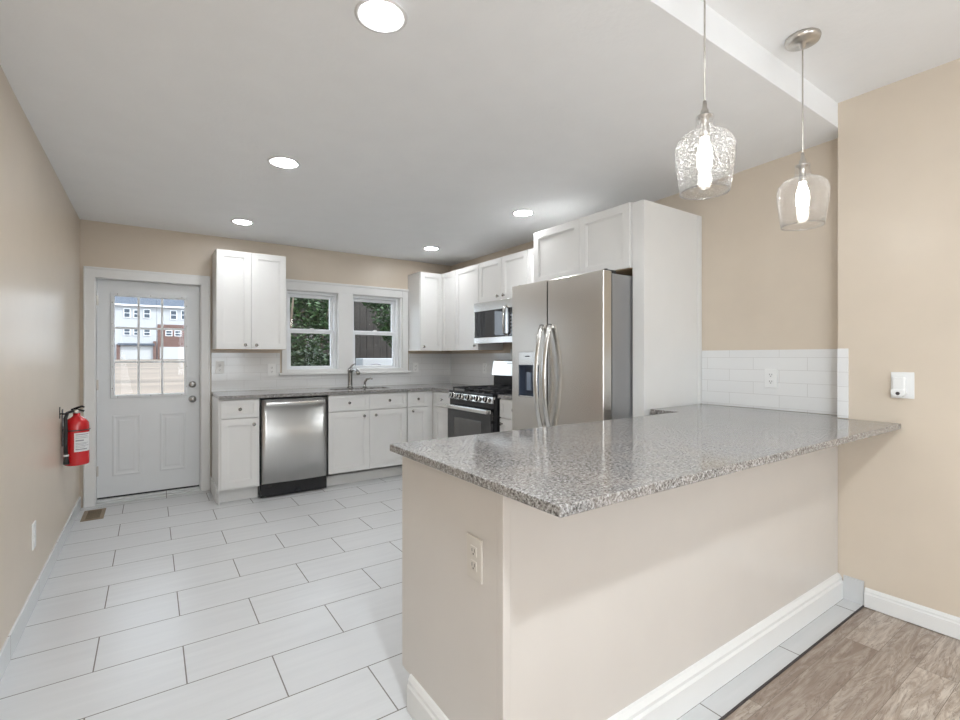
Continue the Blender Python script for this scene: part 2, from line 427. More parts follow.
# unseen dining window added behind the camera, opening for the front fill lamp
b = MB()
for x0, x1, z0, z1 in ((.5, .56, .8, 2.15), (1.94, 2.0, .8, 2.15), (.56, 1.94, .8, .86), (.56, 1.94, 2.09, 2.15), (1.22, 1.28, .86, 2.09)):
    b.box(x0, x1, YE-.10, YE-.05, z0, z1)
w3 = struct(b.build('added_window_front', 'vinyl'))
MB().box(.51, 1.99, YE-.08, YE-.076, .81, 2.14).build('pane', 'pane', w3)
b = MB()
for x0, x1, z0, z1 in ((.41, .5, .72, 2.23), (2.0, 2.09, .72, 2.23), (.5, 2.0, 2.15, 2.23), (.5, 2.0, .72, .8)):
    b.box(x0, x1, YE, YE+.018, z0, z1, .003)
struct(b.build('trim_2', 'trim'))

# baseboards
b = MB(); b.box(XL, XL+.010, YF, 5.25, 0, .10, .001)
struct(b.build('baseboard_left', 'base_tile'))
def base_profile(t, h): return [(0, 0), (t, 0), (t, h*.70), (t*.72, h*.76), (t*.72, h*.86), (t*.30, h*.97), (0, h)]
b = MB(); pr = [(XN-p[0], p[1]) for p in base_profile(.016, .095)]
b.poly(pr, 'Y', YE, YF-.006)
struct(b.build('baseboard_right', 'trim'))
b = MB(); b.poly([(XL+p[0], p[1]) for p in base_profile(.016, .095)], 'Y', YE, YF-.006)
struct(b.build('baseboard_left_dining', 'trim'))
b = MB(); b.poly([(YE+p[0], p[1]) for p in base_profile(.016, .095)], 'X', XL+.02, XN-.02)
struct(b.build('baseboard_front', 'trim'))
b = MB(); b.box(XN-.009, XN, YF-.002, .998, 0.0, .125, .001)
struct(b.build('trim_3', 'plain_tile'))

# ------------------------------------------------------------------ entry door
YD = 5.34
def door():
    b = MB(); x0, x1, z0, z1 = -.392, .386, .047, 1.962
    gx0, gx1, gz0, gz1 = -.268, .262, .94, 1.825
    b.box(x0, gx0, YD, YD+.045, z0, z1); b.box(gx1, x1, YD, YD+.045, z0, z1)
    b.box(gx0, gx1, YD, YD+.045, z0, gz0); b.box(gx0, gx1, YD, YD+.045, gz1, z1)
    bmesh.ops.remove_doubles(b.bm, verts=b.bm.verts, dist=1e-5)
    d = struct(b.build('door_1', 'door'))
    for px0, px1 in ((-.285, -.075), (.065, .275)):          # moulded lower panels
        q = MB()
        q.ring_profile(px0, px1, .222, .762, YD, [(0, -.001), (0, .001), (.008, .005), (.016, .005), (.026, .0008), (.040, .0008), (.052, .0045)])
        q.build('door_panel', 'door', d)
    q = MB()
    X0, X1, Z0, Z1 = -.297, .289, .912, 1.853
    q.ring_profile(X0, X1, Z0, Z1, YD, [(0, -.001), (0, .010), (.004, .013), (.022, .013), (.030, .006), (.030, -.01)], False)
    fr = q.build('glass_frame', 'door', d)
    s_ = MB()
    for i in range(3):
        for z in (Z0+.013, Z1-.013): s_.cyl((X0+.05+i*(X1-X0-.1)/2, YD-.0135, z), (X0+.05+i*(X1-X0-.1)/2, YD-.010, z), .004, seg=10)
    for i in range(5):
        for x in (X0+.013, X1-.013): s_.cyl((x, YD-.0135, Z0+.09+i*(Z1-Z0-.18)/4), (x, YD-.010, Z0+.09+i*(Z1-Z0-.18)/4), .004, seg=10)
    s_.build('screw', 'knob', fr)
    q = MB()
    for x in (-.094, .084): q.box(x-.009, x+.009, YD-.006, YD+.02, gz0, gz1, .003)
    for z in (1.541, 1.236): q.box(gx0, gx1, YD-.004, YD+.018, z-.009, z+.009, .003)
    q.build('muntins', 'door', d)
    MB().box(gx0, gx1, YD+.024, YD+.028, gz0, gz1).build('pane', 'pane', d)
    k = MB(); k.lathe([(0, 0), (.033, 0), (.033, .006), (.026, .012), (.014, .016), (.012, .034), (.022, .042), (.029, .055), (.027, .068), (.012, .074), (0, .075)], (.326, YD, .878), (0, -1, 0))
    k.build('door_knob', 'faucet', d)
    k = MB(); k.lathe([(0, 0), (.031, 0), (.031, .008), (.024, .018), (.014, .020), (0, .020)], (.326, YD, 1.018), (0, -1, 0))
    k.box(.321, .331, YD-.034, YD-.019, 1.004, 1.032, .002)
    k.build('deadbolt', 'faucet', d)
    for z in (1.775, 1.035, .28):
        h_ = MB(); h_.cyl((-.3955, YD-.006, z-.045), (-.3955, YD-.006, z+.045), .006, seg=12)
        h_.box(-.401, -.380, YD-.0025, YD, z-.044, z+.044)
        h_.build('hinge', 'nickel', d)
    MB().box(-.390, .384, YD+.004, YD+.04, .032, .047).build('door_sweep', 'rubber', d)
door()
b = MB()                                                   # jamb + casing
b.box(DX0, DX0+.008, YB, YB+.16, 0, DZ); b.box(DX1-.008, DX1, YB, YB+.16, 0, DZ); b.box(DX0, DX1, YB, YB+.16, DZ-.004, DZ)
cw = .072
for (u0, u1, v0, v1) in ((DX0-cw, DX0+.003, 0, DZ+.085), (DX1-.003, DX1+cw, 0, DZ+.085), (DX0, DX1, DZ-.003, DZ+.085)):
    b.box(u0, u1, YB-.018, YB, v0, v1, .003)
b.box(DX0-cw, DX1+cw, YB-.024, YB, DZ+.068, DZ+.086, .003)
b.box(DX0-cw, DX0-cw+.016, YB-.024, YB, 0, DZ+.08, .003); b.box(DX1+cw-.016, DX1+cw, YB-.024, YB, 0, DZ+.08, .003)
struct(b.build('trim_4', 'trim'))
b = MB(); b.box(DX0+.008, DX1-.008, YB-.0, YD+.07, 0, .012, .003); b.box(DX0+.008, DX1-.008, YD-.012, YD+.07, .010, .030, .004)
struct(b.build('trim_5', 'tile'))

# ------------------------------------------------------------------ kitchen double window
def sash_window(name, x0, x1):
    z0, z1 = 1.150, 1.985; zm = 1.555
    f = MB(); t = .030
    ya, yb = YB+.055, YB+.15
    f.box(x0, x0+t, ya, yb, z0, z1, .003); f.box(x1-t, x1, ya, yb, z0, z1, .003)
    f.box(x0+t, x1-t, ya, yb, z1-.028, z1, .003); f.box(x0+t, x1-t, ya, yb, z0, z0+.008, .002)
    w = struct(f.build(name, 'vinyl'))
    for nm, y, a0, a1, m0, m1 in (('upper_sash', YB+.112, zm-.002, z1-.026, .034, .034), ('lower_sash', YB+.074, z0+.006, zm+.022, .026, .040)):
        s_ = MB(); xa, xb = x0+t-.002, x1-t+.002; st = .033
        s_.box(xa, xa+st, y, y+.034, a0, a1, .003); s_.box(xb-st, xb, y, y+.034, a0, a1, .003)
        s_.box(xa+st, xb-st, y, y+.034, a0, a0+m0, .003); s_.box(xa+st, xb-st, y, y+.034, a1-m1, a1, .003)
        o = s_.build(nm, 'vinyl', w)
        MB().box(xa+st-.003, xb-st+.003, y+.015, y+.019, a0+m0-.003, a1-m1+.003).build('pane', 'pane', o)
        if nm == 'lower_sash':
            l = MB(); xc = (xa+xb)/2
            l.box(xc-.032, xc+.032, y+.002, y+.03, a1, a1+.010, .003); l.cyl((xc, y+.014, a1+.008), (xc, y+.014, a1+.018), .011, seg=16)
            l.box(xc-.004, xc+.030, y+.008, y+.018, a1+.012, a1+.019, .002)
            l.build('sash_lock', 'plastic', o)
sash_window('window_1', 1.165, 1.712)
sash_window('window_2', 1.870, 2.462)
b = MB()
yc = YB-.02
for (u0, u1, v0, v1) in ((1.118, 1.165, 1.114, 2.070), (2.482, 2.556, 1.114, 2.070), (1.165, 2.482, 1.988, 2.070), (1.708, 1.872, 1.150, 1.988), (1.165, 2.482, 1.114, 1.150)):
    b.box(u0, u1, yc, YB-.0005, v0, v1, .002)
b.box(1.110, 2.564, YB-.03, YB-.0005, 2.070, 2.094, .003)
b.box(1.09, 2.58, YB-.045, YB-.0005, 1.090, 1.114, .004)          # stool
b.box(2.463, 2.4815, YB, YB+.15, 1.15, 1.984)
b.box(1.1655, 2.4815, YB, YB+.15, 1.984, 1.9995); b.box(1.1655, 2.4815, YB, YB+.15, 1.1305, 1.15)
b.box(1.713, 1.869, YB, YB+.15, 1.15, 1.984)
struct(b.build('trim_6', 'trim'))

# ------------------------------------------------------------------ backsplash tiles
b = MB(); b.box(.478, 1.10, YB-.009, YB, .945, 1.322, .001); b.box(1.10, 2.57, YB-.009, YB, .945, 1.09, .001)
b.box(2.57, XR, YB-.009, YB, .945, 1.322, .001)
tag(b.build('backsplash', 'split_b'), 'white subway tile backsplash on the back wall around the window sill', 'backsplash')
b = MB(); b.box(XR-.009, XR, 2.95, YB-.009, .945, 1.322, .001)
tag(b.build('backsplash', 'split_r'), 'white subway tile backsplash on the side wall behind the gas range', 'backsplash')
b = MB(); b.box(XR-.009, XR, YK, 1.872, .955, 1.325, .001)
b.box(XN-.009, XN, .977, YK, .957, 1.325, .001)
tag(b.build('backsplash', 'split_r'), 'low white subway tile backsplash along the wall end of the peninsula counter', 'backsplash')

# ------------------------------------------------------------------ cabinet helpers
class Face:
    """a cabinet front plane: 'B' faces -Y at y=plane, 'R' faces -X at x=plane"""
    def __init__(s, kind, plane): s.k, s.p = kind, plane
    def box(s, b, u0, u1, z0, z1, n0, n1, bev=0):
        if s.k == 'B': b.box(u0, u1, s.p-n1, s.p-n0, z0, z1, bev)
        else: b.box(s.p-n1, s.p-n0, u0, u1, z0, z1, bev)
    def pt(s, u, z, n): return (u, s.p-n, z) if s.k == 'B' else (s.p-n, u, z)
    def dir(s): return (0, -1, 0) if s.k == 'B' else (-1, 0, 0)
def shaker(F, name, u0, u1, z0, z1, parent, knob=None, rail=.055, n=.019):
    b = MB(); g = .0015
    u0 += g; u1 -= g; z0 += g; z1 -= g
    r = min(rail, (z1-z0)*.28, (u1-u0)*.3)
    F.box(b, u0, u0+r, z0, z1, 0, n, .0015); F.box(b, u1-r, u1, z0, z1, 0, n, .0015)
    F.box(b, u0+r-.001, u1-r+.001, z0, z0+r, 0, n, .0015); F.box(b, u0+r-.001, u1-r+.001, z1-r, z1, 0, n, .0015)
    i = .008                                                # inner step
    F.box(b, u0+r-.001, u1-r+.001, z0+r-.001, z1-r+.001, 0, n-.011)
    F.box(b, u0+r, u0+r+i, z0+r, z1-r, 0, n-.005, .001); F.box(b, u1-r-i, u1-r, z0+r, z1-r, 0, n-.005, .001)
    F.box(b, u0+r, u1-r, z0+r, z0+r+i, 0, n-.005, .001); F.box(b, u0+r, u1-r, z1-r-i, z1-r, 0, n-.005, .001)
    d = b.build(name, 'cab', parent)
    if knob:
        k = MB(); k.lathe([(0, 0), (.006, 0), (.0055, .012), (.009, .016), (.0145, .020), (.0145, .025), (.010, .029), (0, .030)], F.pt(knob[0], knob[1], n-.001), F.dir(), 20)
        k.build('knob', 'knob', d)
    return d

CB, CR = 4.680, 2.580        # carcass front planes; door faces stand 19 mm proud
FB, FR = Face('B', CB), Face('R', CR)
def base_back(u0, u1, label, drawers, doors, kick=True, side=False):
    t = thing('base_cabinet', ((u0+u1)/2, (CB+YB)/2, 0), label, 'cabinet', 'white base cabinets')
    b = MB()
    if u1-u0 > .6:                                          # open box around the sink basin
        b.box(u0, u0+.018, CB, YB-.01, .118, .913); b.box(u1-.018, u1, CB, YB-.01, .118, .913); b.box(u0, u1, CB, CB+.018, .118, .913); b.box(u0, u1, YB-.03, YB-.01, .118, .913); b.box(u0, u1, CB, YB-.01, .118, .136)
    else: b.box(u0, u1, CB, YB-.01, .118, .913)
    b.build('body', 'cab', t)
    b = MB(); b.box(u0, u1, 4.766, 4.785, 0, .118)
    b.build('toe_kick', 'cab', t)
    for d in drawers: shaker(FB, 'drawer', d[0], d[1], .745, .905, t, d[2], .035)
    for d in doors: shaker(FB, 'door', d[0], d[1], .135, .738, t, d[2])
    return t
t = base_back(.487, .803, 'white base cabinet with one drawer at the open end beside the entry door', [(.493, .795, (.642, .822))], [(.493, .795, (.755, .682))])
MB().box(.478, .487, CB-.002, YB-.01, 0, .913).build('side_panel', 'cab', t)
b = MB(); b.poly([(4.755, 0), (YB-.01, 0), (YB-.01, .13), (4.765, .13)], 'X', .468, .478); b.box(.470, .803, 4.752, 4.766, 0, .118, .003)
b.build('baseboard', 'trim', t)
base_back(1.412, 2.256, 'wide white sink base cabinet with paired doors under the window', [(1.418, 1.838, (1.622, .826)), (1.838, 2.252, (2.05, .828))],
          [(1.418, 1.838, (1.775, .686)), (1.838, 2.252, (1.900, .686))])
base_back(2.262, 2.578, 'narrow white base cabinet in the corner run right of the sink cabinet', [(2.266, 2.508, (2.385, .826))], [(2.266, 2.508, (2.32, .70))])
def base_right(y0, y1, label, drawer_knob, door_knob, fill=0):
    t = thing('base_cabinet', ((CR+XR)/2, (y0+y1)/2, 0), label, 'cabinet', 'white base cabinets')
    b = MB(); b.box(CR, XR-.01, y0, y1, .118, .913); b.build('body', 'cab', t)
    MB().box(CR+.06, CR+.08, y0, y1, 0, .118).build('toe_kick', 'cab', t)
    shaker(FR, 'drawer', y0+.004, y1-.004-fill, .745, .905, t, drawer_knob, .035)
    shaker(FR, 'door', y0+.004, y1-.004-fill, .135, .738, t, door_knob)
base_right(4.205, 4.678, 'white base cabinet between the corner and the gas range', (4.43, .826), None, .06)
base_right(2.985, 3.42, 'white base cabinet between the gas range and the refrigerator', (3.20, .826), (3.375, .69))

UB, UR = 4.960, 2.860        # upper carcass fronts
GB, GR = Face('B', UB), Face('R', UR)
def upper(kind, u0, u1, z0, z1, label, doors, depth=None, front=None):
    F = {'B': GB, 'R': GR}[kind] if front is None else Face(kind, front)
    wall = (YB if kind == 'B' else XR)
    loc = ((u0+u1)/2, (F.p+wall)/2, z0) if kind == 'B' else ((F.p+wall)/2, (u0+u1)/2, z0)
    t = thing('upper_cabinet', loc, label, 'cabinet', 'white upper cabinets')
    b = MB(); F.box(b, u0, u1, z0+.004, z1, -(wall-F.p)+.001, 0); b.build('body', 'cab', t)
    b = MB(); F.box(b, u0+.002, u1-.002, z0, z0+.004, -(wall-F.p)+.002, -.002); b.build('bottom_panel', 'maple', t)
    for d in doors: shaker(F, 'door', d[0], d[1], z0+.002, z1-.002, t, d[2])
    return t
ZU0, ZU1 = 1.350, 2.268
upper('B', .486, 1.092, ZU0, ZU1, 'white two-door upper cabinet hung between the entry door and the window', [(.488, .777, (.727, 1.393)), (.777, 1.090, (.822, 1.393))])
upper('B', 2.560, 2.878, ZU0, ZU1, 'white single-door upper cabinet right of the window', [(2.562, 2.856, (2.60, 1.40))])
upper('R', 4.632, 4.958, ZU0, ZU1, 'white narrow-fronted upper cabinet filling the corner', [(4.634, 4.936, None)])
upper('R', 4.166, 4.630, ZU0, ZU1, 'white upper cabinet left of the microwave', [(4.168, 4.628, (4.215, 1.40))])
upper('R', 3.362, 4.164, 1.838, ZU1, 'short white two-door cabinet above the microwave', [(3.762, 4.162, (3.81, 1.885)), (3.364, 3.762, (3.715, 1.885))])
upper('R', 2.925, 3.360, ZU0, ZU1, 'white upper cabinet between the microwave and the refrigerator cabinet', [(2.927, 3.358, None)])
upper('R', 1.972, 2.922, 1.850, 2.274, 'white two-door cabinet above the refrigerator', [(2.410, 2.912, None), (1.978, 2.410, None)], front=2.54)

# tall panel beside the fridge
t = thing('tall_end_panel', (2.85, 1.92, 0), 'tall white panel standing between the refrigerator and the peninsula counter', 'cabinet panel')
MB().box(2.548, XR-.004, 1.882, 1.902, 0, 2.266, .0015).build('panel', 'cab', t)
MB().box(2.536, 2.552, 1.882, 1.968, 0, 2.266, .002).build('front_stile', 'cab', t)
MB().box(XR-.045, XR-.002, 1.874, 1.882, .956, 2.262, .002).build('wall_trim', 'cab', t)

# ------------------------------------------------------------------ worktops
CT, CZ = .944, .914
def rounded_slab(b, rects, z0, z1):
    for r in rects: b.box(*r, z0, z1)
    bmesh.ops.remove_doubles(b.bm, verts=b.bm.verts, dist=1e-5)
b = MB()
sx0, sx1, sy0, sy1 = 1.52, 2.14, 4.80, 5.05
xs = [(.478, sx0), (sx0, sx1), (sx1, 2.545)]
rounded_slab(b, [(.478, sx0, 4.633, YB-.009), (sx0, sx1, 4.633, sy0), (sx0, sx1, sy1, YB-.009), (sx1, XR-.009, 4.633, YB-.009), (2.545, XR-.009, 4.200, 4.633)], CZ, CT)
tag(b.build('countertop', 'granite'), 'long speckled granite worktop with the sink, running under the window into the corner', 'countertop')
b = MB(); b.box(2.545, XR-.009, 2.985, 3.424, CZ, CT, .002)
tag(b.build('countertop', 'granite'), 'short granite worktop between the gas range and the refrigerator', 'countertop')
# sink
t = thing('kitchen_sink', (1.83, 4.93, .75), 'stainless undermount sink set in the granite below the window', 'sink')
b = MB(); w = .012
b.box(sx0-w, sx0, sy0-w, sy1+w, .74, .913); b.box(sx1, sx1+w, sy0-w, sy1+w, .74, .913)
b.box(sx0, sx1, sy0-w, sy0, .74, .913); b.box(sx0, sx1, sy1, sy1+w, .74, .913); b.box(sx0-w, sx1+w, sy0-w, sy1+w, .73, .742)
b.build('basin', 'steel_h', t)
MB().lathe([(0, 0), (.04, 0), (.045, .003), (.03, .004), (0, .002)], (1.83, 4.93, .742)).build('drain', 'knob', t)
# faucet
t = thing('faucet', (1.805, 5.15, CT), 'brushed nickel pull-out faucet standing behind the sink', 'faucet')
b = MB(); b.lathe([(0, 0), (.033, 0), (.033, .006), (.026, .012), (.026, .03), (.0255, .17), (.029, .185), (.024, .205), (.016, .218), (0, .222)], (1.805, 5.15, CT))
b.build('body', 'faucet', t)
b = MB(); b.tube([(1.805, 5.14, CT+.175), (1.812, 5.08, CT+.20), (1.82, 5.03, CT+.200), (1.826, 4.99, CT+.183), (1.83, 4.96, CT+.155)], [.017, .018, .019, .020, .021], 16)
b.build('spout', 'faucet', t)
b = MB(); b.tube([(1.805, 5.15, CT+.212), (1.83, 5.155, CT+.245), (1.865, 5.158, CT+.262)], [.012, .009, .006], 12)
b.build('lever', 'faucet', t)
t = thing('side_sprayer', (1.965, 5.13, CT), 'small curved nickel sprayer on the worktop right of the faucet', 'sprayer')
MB().lathe([(0, 0), (.022, 0), (.022, .005), (.014, .012), (.012, .03), (0, .032)], (1.965, 5.13, CT)).build('base', 'faucet', t)
b = MB(); b.tube([(1.965, 5.13, CT+.02), (1.966, 5.13, CT+.055), (1.985, 5.12, CT+.09), (2.02, 5.10, CT+.098), (2.04, 5.09, CT+.09)], [.011, .012, .012, .010, .008], 12)
b.build('spray_head', 'faucet', t)

# ------------------------------------------------------------------ dishwasher
t = thing('dishwasher', (1.107, 4.95, 0), 'stainless steel dishwasher with black kick plate under the back worktop', 'dishwasher')
MB().box(.806, 1.409, 4.69, YB-.02, .02, .912).build('body', 'black', t)
b = MB()                                                    # gently bowed front
pts = [(.822, 4.685)] + [(.822+.575*i/16, 4.653-.014*math.sin(PI*i/16)) for i in range(17)] + [(1.397, 4.685)]
b.poly(pts, 'Z', .135, .893, True); b.build('door', 'steel_v', t)
b = MB(); n_ = 20
fr_ = [(.845+.53*i/n_, 4.642-.034-.014*math.sin(PI*i/n_)) for i in range(n_+1)]
bk = [(x, y+.018) for x, y in fr_[::-1]]
b.poly(fr_+bk, 'Z', .838, .872, True)
b.box(.845, .875, 4.62, 4.655, .838, .872, .004); b.box(1.345, 1.375, 4.62, 4.655, .838, .872, .004)
b.build('handle', 'steel_h', t, .005)
MB().box(.812, 1.404, 4.668, 4.69, 0.012, .130, .003).build('kick_plate', 'black', t)
b = MB(); b.box(1.09, 1.125, 4.640, 4.6415, .79, .797)
b.build('badge', 'knob', t)

# ------------------------------------------------------------------ gas range
RY0, RY1 = 3.432, 4.192
t = thing('gas_range', (2.84, (RY0+RY1)/2, 0), 'stainless and black freestanding gas range with five knobs', 'stove')
b = MB(); b.box(2.535, 3.13, RY0, RY1, .05, .925); b.box(2.51, 2.535, RY0, RY1, .06, .90)
b.build('body', 'black', t)
for y in (RY0+.05, RY1-.05):
    for x in (2.6, 3.08): MB().cyl((x, y, 0), (x, y, .055), .018).build('foot', 'rubber', t)
b = MB(); b.box(2.498, 3.06, RY0+.002, RY1-.002, .922, .946, .005); b.build('cooktop', 'black', t)
b = MB()                                                    # slanted knob panel
b.poly([(2.515, .862), (2.488, .866), (2.502, .922), (2.53, .922)], 'Y', RY0+.004, RY1-.004); b.build('control_panel', 'steel_h', t)
kp = Vector((2.492, 0, .893)); kd = Vector((-1, 0, .25)).normalized()
for i in range(5):
    y = 4.10-.145*i
    k = MB(); k.lathe([(0, 0), (.029, 0), (.029, .005), (.023, .008), (.0215, .030), (.019, .034), (0, .034)], (kp.x, y, kp.z), kd, 24)
    o = k.build('knob', 'steel_h', t)
    k = MB(); k.lathe([(.0225, .009), (.0232, .009), (.0225, .029), (.0215, .030)], (kp.x, y, kp.z), kd, 24)
    k.box(kp.x-.041, kp.x-.030, y-.0035, y+.0035, kp.z-.010, kp.z+.026, .001)
    k.build('grip', 'black', o)
b = MB(); b.box(2.478, 2.512, RY0+.006, RY1-.006, .215, .790, .004); dr = b.build('oven_door', 'dark_glass', t)
MB().box(2.4755, 2.479, RY0+.15, RY1-.14, .36, .69, .002).build('oven_window', 'dark_glass2', dr)
b = MB(); b.box(2.470, 2.480, RY0+.006, RY1-.006, .775, .806, .002)
b.box(2.440, 2.456, RY0+.02, RY1-.02, .770, .808, .006)
for y in (RY0+.04, RY1-.07): b.box(2.45, 2.478, y, y+.03, .778, .800, .004)
b.build('handle', 'steel_h', dr)
MB().box(2.480, 2.512, RY0+.006, RY1-.006, .065, .205, .004).build('warming_drawer', 'steel_h', t)
g0 = .950
for (ya, yb) in ((RY0+.02, RY0+.255), (RY0+.262, RY1-.262), (RY1-.255, RY1-.02)):
    b = MB(); zt = .978
    for y in (ya, yb-.012): b.box(2.53, 3.03, y, y+.012, zt-.014, zt, .003)
    for x in (2.53, 2.775, 3.018): b.box(x, x+.012, ya, yb, zt-.014, zt, .003)
    for xc in (2.655, 2.90):
        yc_ = (ya+yb)/2
        b.box(xc-.09, xc-.02, yc_-.005, yc_+.005, zt-.012, zt+.002, .002); b.box(xc+.02, xc+.09, yc_-.005, yc_+.005, zt-.012, zt+.002, .002)
        b.box(xc-.005, xc+.005, ya+.01, yc_-.02, zt-.012, zt+.002, .002); b.box(xc-.005, xc+.005, yc_+.02, yb-.01, zt-.012, zt+.002, .002)
    for x in (2.535, 3.015):
        for y in (ya+.002, yb-.012): b.box(x, x+.01, y, y+.01, .944, zt-.01)
    b.build('grate', 'iron', t)
for (x, y, r) in ((2.655, RY0+.137, .045), (2.90, RY0+.137, .035), (2.78, (RY0+RY1)/2, .05), (2.655, RY1-.137, .04), (2.90, RY1-.137, .045)):
    b = MB(); b.lathe([(0, 0), (r+.012, 0), (r+.010, .010), (r, .012), (r, .020), (r-.005, .022), (0, .022)], (x, y, .944)); b.build('burner', 'iron', t)
b = MB(); b.box(3.06, 3.15, RY0+.004, RY1-.004, .925, 1.085); bgk = b.build('backguard', 'black', t)
b = MB(); b.poly([(3.035, 1.088), (3.155, 1.080), (3.155, 1.250), (3.085, 1.250), (3.060, 1.238)], 'Y', RY0+.002, RY1-.002); pn = b.build('display_panel', 'steel_h', t)
b = MB(); b.poly([(3.0465, 1.135), (3.052, 1.135), (3.0615, 1.215), (3.056, 1.215)], 'Y', 3.70, 3.95)
b.build('display', 'display', pn)

# ------------------------------------------------------------------ microwave
t = thing('microwave', (2.98, 3.76, 1.42), 'stainless over-the-range microwave mounted under the short cabinet', 'microwave')
my0, my1, mz0, mz1, mx = 3.372, 4.150, 1.418, 1.834, 2.775
MB().box(mx+.03, XR-.012, my0, my1, mz0+.01, mz1).build('body', 'black', t)
b = MB(); b.box(mx, mx+.03, my0, my1, 1.745, mz1, .003); b.box(mx, mx+.03, my0, my1, mz0, 1.478, .003)
b.box(mx, mx+.03, my1-.012, my1, 1.478, 1.745, .002); b.box(mx, mx+.03, 3.575, 3.61, 1.478, 1.745, .002); b.build('front_frame', 'steel_h', t)
MB().box(mx+.004, mx+.03, 3.61, my1-.012, 1.476, 1.747).build('door_glass', 'dark_glass', t)
MB().box(mx+.003, mx+.03, my0, 3.575, 1.476, 1.747).build('control_panel', 'dark_glass', t)
b = MB()
for i in range(6):
    for j in range(3): b.box(mx+.0015, mx+.003, 3.40+.05*j, 3.435+.05*j, 1.50+.033*i, 1.515+.033*i)
b.build('buttons', 'ink', t)
b = MB(); yh = 3.593
b.tube([(mx, yh, 1.49), (mx-.034, yh, 1.51), (mx-.038, yh, 1.60), (mx-.038, yh, 1.66), (mx-.034, yh, 1.745), (mx, yh, 1.765)], .011, 12); b.build('handle', 'steel_h', t)

# ------------------------------------------------------------------ refrigerator
fx, f0, f1, fz = 2.270, 1.975, 2.868, 1.815
t = thing('refrigerator', (2.70, 2.41, 0), 'stainless side-by-side refrigerator with ice dispenser and bowed handles', 'refrigerator')
MB().box(fx+.090, 3.12, f0+.004, f1-.004, .03, 1.800, .004).build('body', 'fridge_side', t)
MB().box(fx+.078, fx+.090, f0+.01, f1-.01, .05, 1.796).build('gasket', 'gasket', t)
ys = 2.478
d1 = MB()
dx0 = fx
# left (far) door with a dispenser recess, built as a frame around it
ry0, ry1, rz0, rz1 = 2.565, 2.792, .985, 1.318
d1.box(fx, fx+.078, ys+.004, ry0, .06, fz); d1.box(fx, fx+.078, ry1, f1, .06, fz)
d1.box(fx, fx+.078, ry0, ry1, .06, rz0); d1.box(fx, fx+.078, ry0, ry1, rz1, fz)
bmesh.ops.remove_doubles(d1.bm, verts=d1.bm.verts, dist=1e-5)
# drop interior shared faces so the door is one skin
inner = [f for f in d1.bm.faces if len([g for g in d1.bm.faces if g is not f and (g.calc_center_median()-f.calc_center_median()).length < 1e-5])]
bmesh.ops.delete(d1.bm, geom=inner, context='FACES_ONLY')
ld = d1.build('freezer_door', 'steel', t)
b = MB(); b.box(fx, fx+.078, f0, ys-.004, .06, fz, .008, 3); rd = b.build('fridge_door', 'steel', t)
b = MB(); b.box(fx-.001, fx+.02, ry0+.001, ry1-.001, 1.222, rz1-.001, .002); dp = b.build('dispenser', 'steel_h', ld)
b = MB(); b.box(fx+.06, fx+.07, ry0, ry1, rz0, 1.222); b.box(fx+.004, fx+.06, ry0, ry0+.006, rz0, 1.222); b.box(fx+.004, fx+.06, ry1-.006, ry1, rz0, 1.222)
b.box(fx+.004, fx+.06, ry0, ry1, 1.216, 1.222); b.box(fx+.004, fx+.06, ry0, ry1, rz0, rz0+.012); b.build('cavity', 'cavity', dp)
b = MB(); b.box(fx+.040, fx+.058, 2.605, 2.655, 1.03, 1.17, .006); b.box(fx+.040, fx+.058, 2.70, 2.75, 1.03, 1.17, .006); b.build('paddle', 'paddle', dp)
b = MB(); b.box(fx+.002, fx+.05, ry0+.006, ry1-.006, rz0, rz0+.010, .002); b.build('drip_tray', 'steel_h', dp)
b = MB(); b.box(fx-.0025, fx-.001, 2.665, 2.715, 1.282, 1.289); b.build('badge', 'gasket', dp)
def bow_handle(yend, parent):
    b = MB(); pts = []; n_ = 24
    for i in range(n_+1):
        s_ = i/n_; z = .77+s_*(1.505-.77)
        w_ = math.sin(PI*s_)
        pts.append((fx-.012-.062*w_**.8, yend, z))
    fr = []; R = []
    # flat-oval bar swept along the bow
    prev = None
    for i, p in enumerate(pts):
        a = 0.022; c = .011
        t_ = (Vector(pts[min(i+1, n_)])-Vector(pts[max(i-1, 0)])).normalized(); nrm = Vector((t_.z, 0, -t_.x)); sd_ = Vector((0, 1, 0))
        R.append([b.bm.verts.new(Vector(p)+sd_*a*math.cos(2*PI*k/14)+nrm*c*math.sin(2*PI*k/14)) for k in range(14)])
    fs = []
    for A, B in zip(R, R[1:]):
        for k in range(14):
            f = b.bm.faces.new((A[k], A[(k+1) % 14], B[(k+1) % 14], B[k])); f.smooth = True; fs.append(f)
    fs += [b.bm.faces.new(R[0]), b.bm.faces.new(R[-1][::-1])]; bmesh.ops.recalc_face_normals(b.bm, faces=fs)
    for z in (.785, 1.49): b.box(fx-.022, fx+.002, yend-.014, yend+.014, z-.014, z+.014, .005)
    b.build('handle', 'steel_h', parent)
bow_handle(2.520, ld); bow_handle(2.436, rd)
for y0_, y1_ in ((f0+.01, f0+.05), (f1-.05, f1-.01)):
    b = MB(); b.box(fx+.03, fx+.13, y0_, y1_, 1.800, 1.822, .004); b.cyl((fx+.055, (y0_+y1_)/2, 1.814), (fx+.055, (y0_+y1_)/2, 1.828), .012); b.build('hinge_cover', 'gasket', t)
MB().box(fx+.05, fx+.10, f0+.02, f1-.02, .0, .055).build('toe_grille', 'gasket', t)

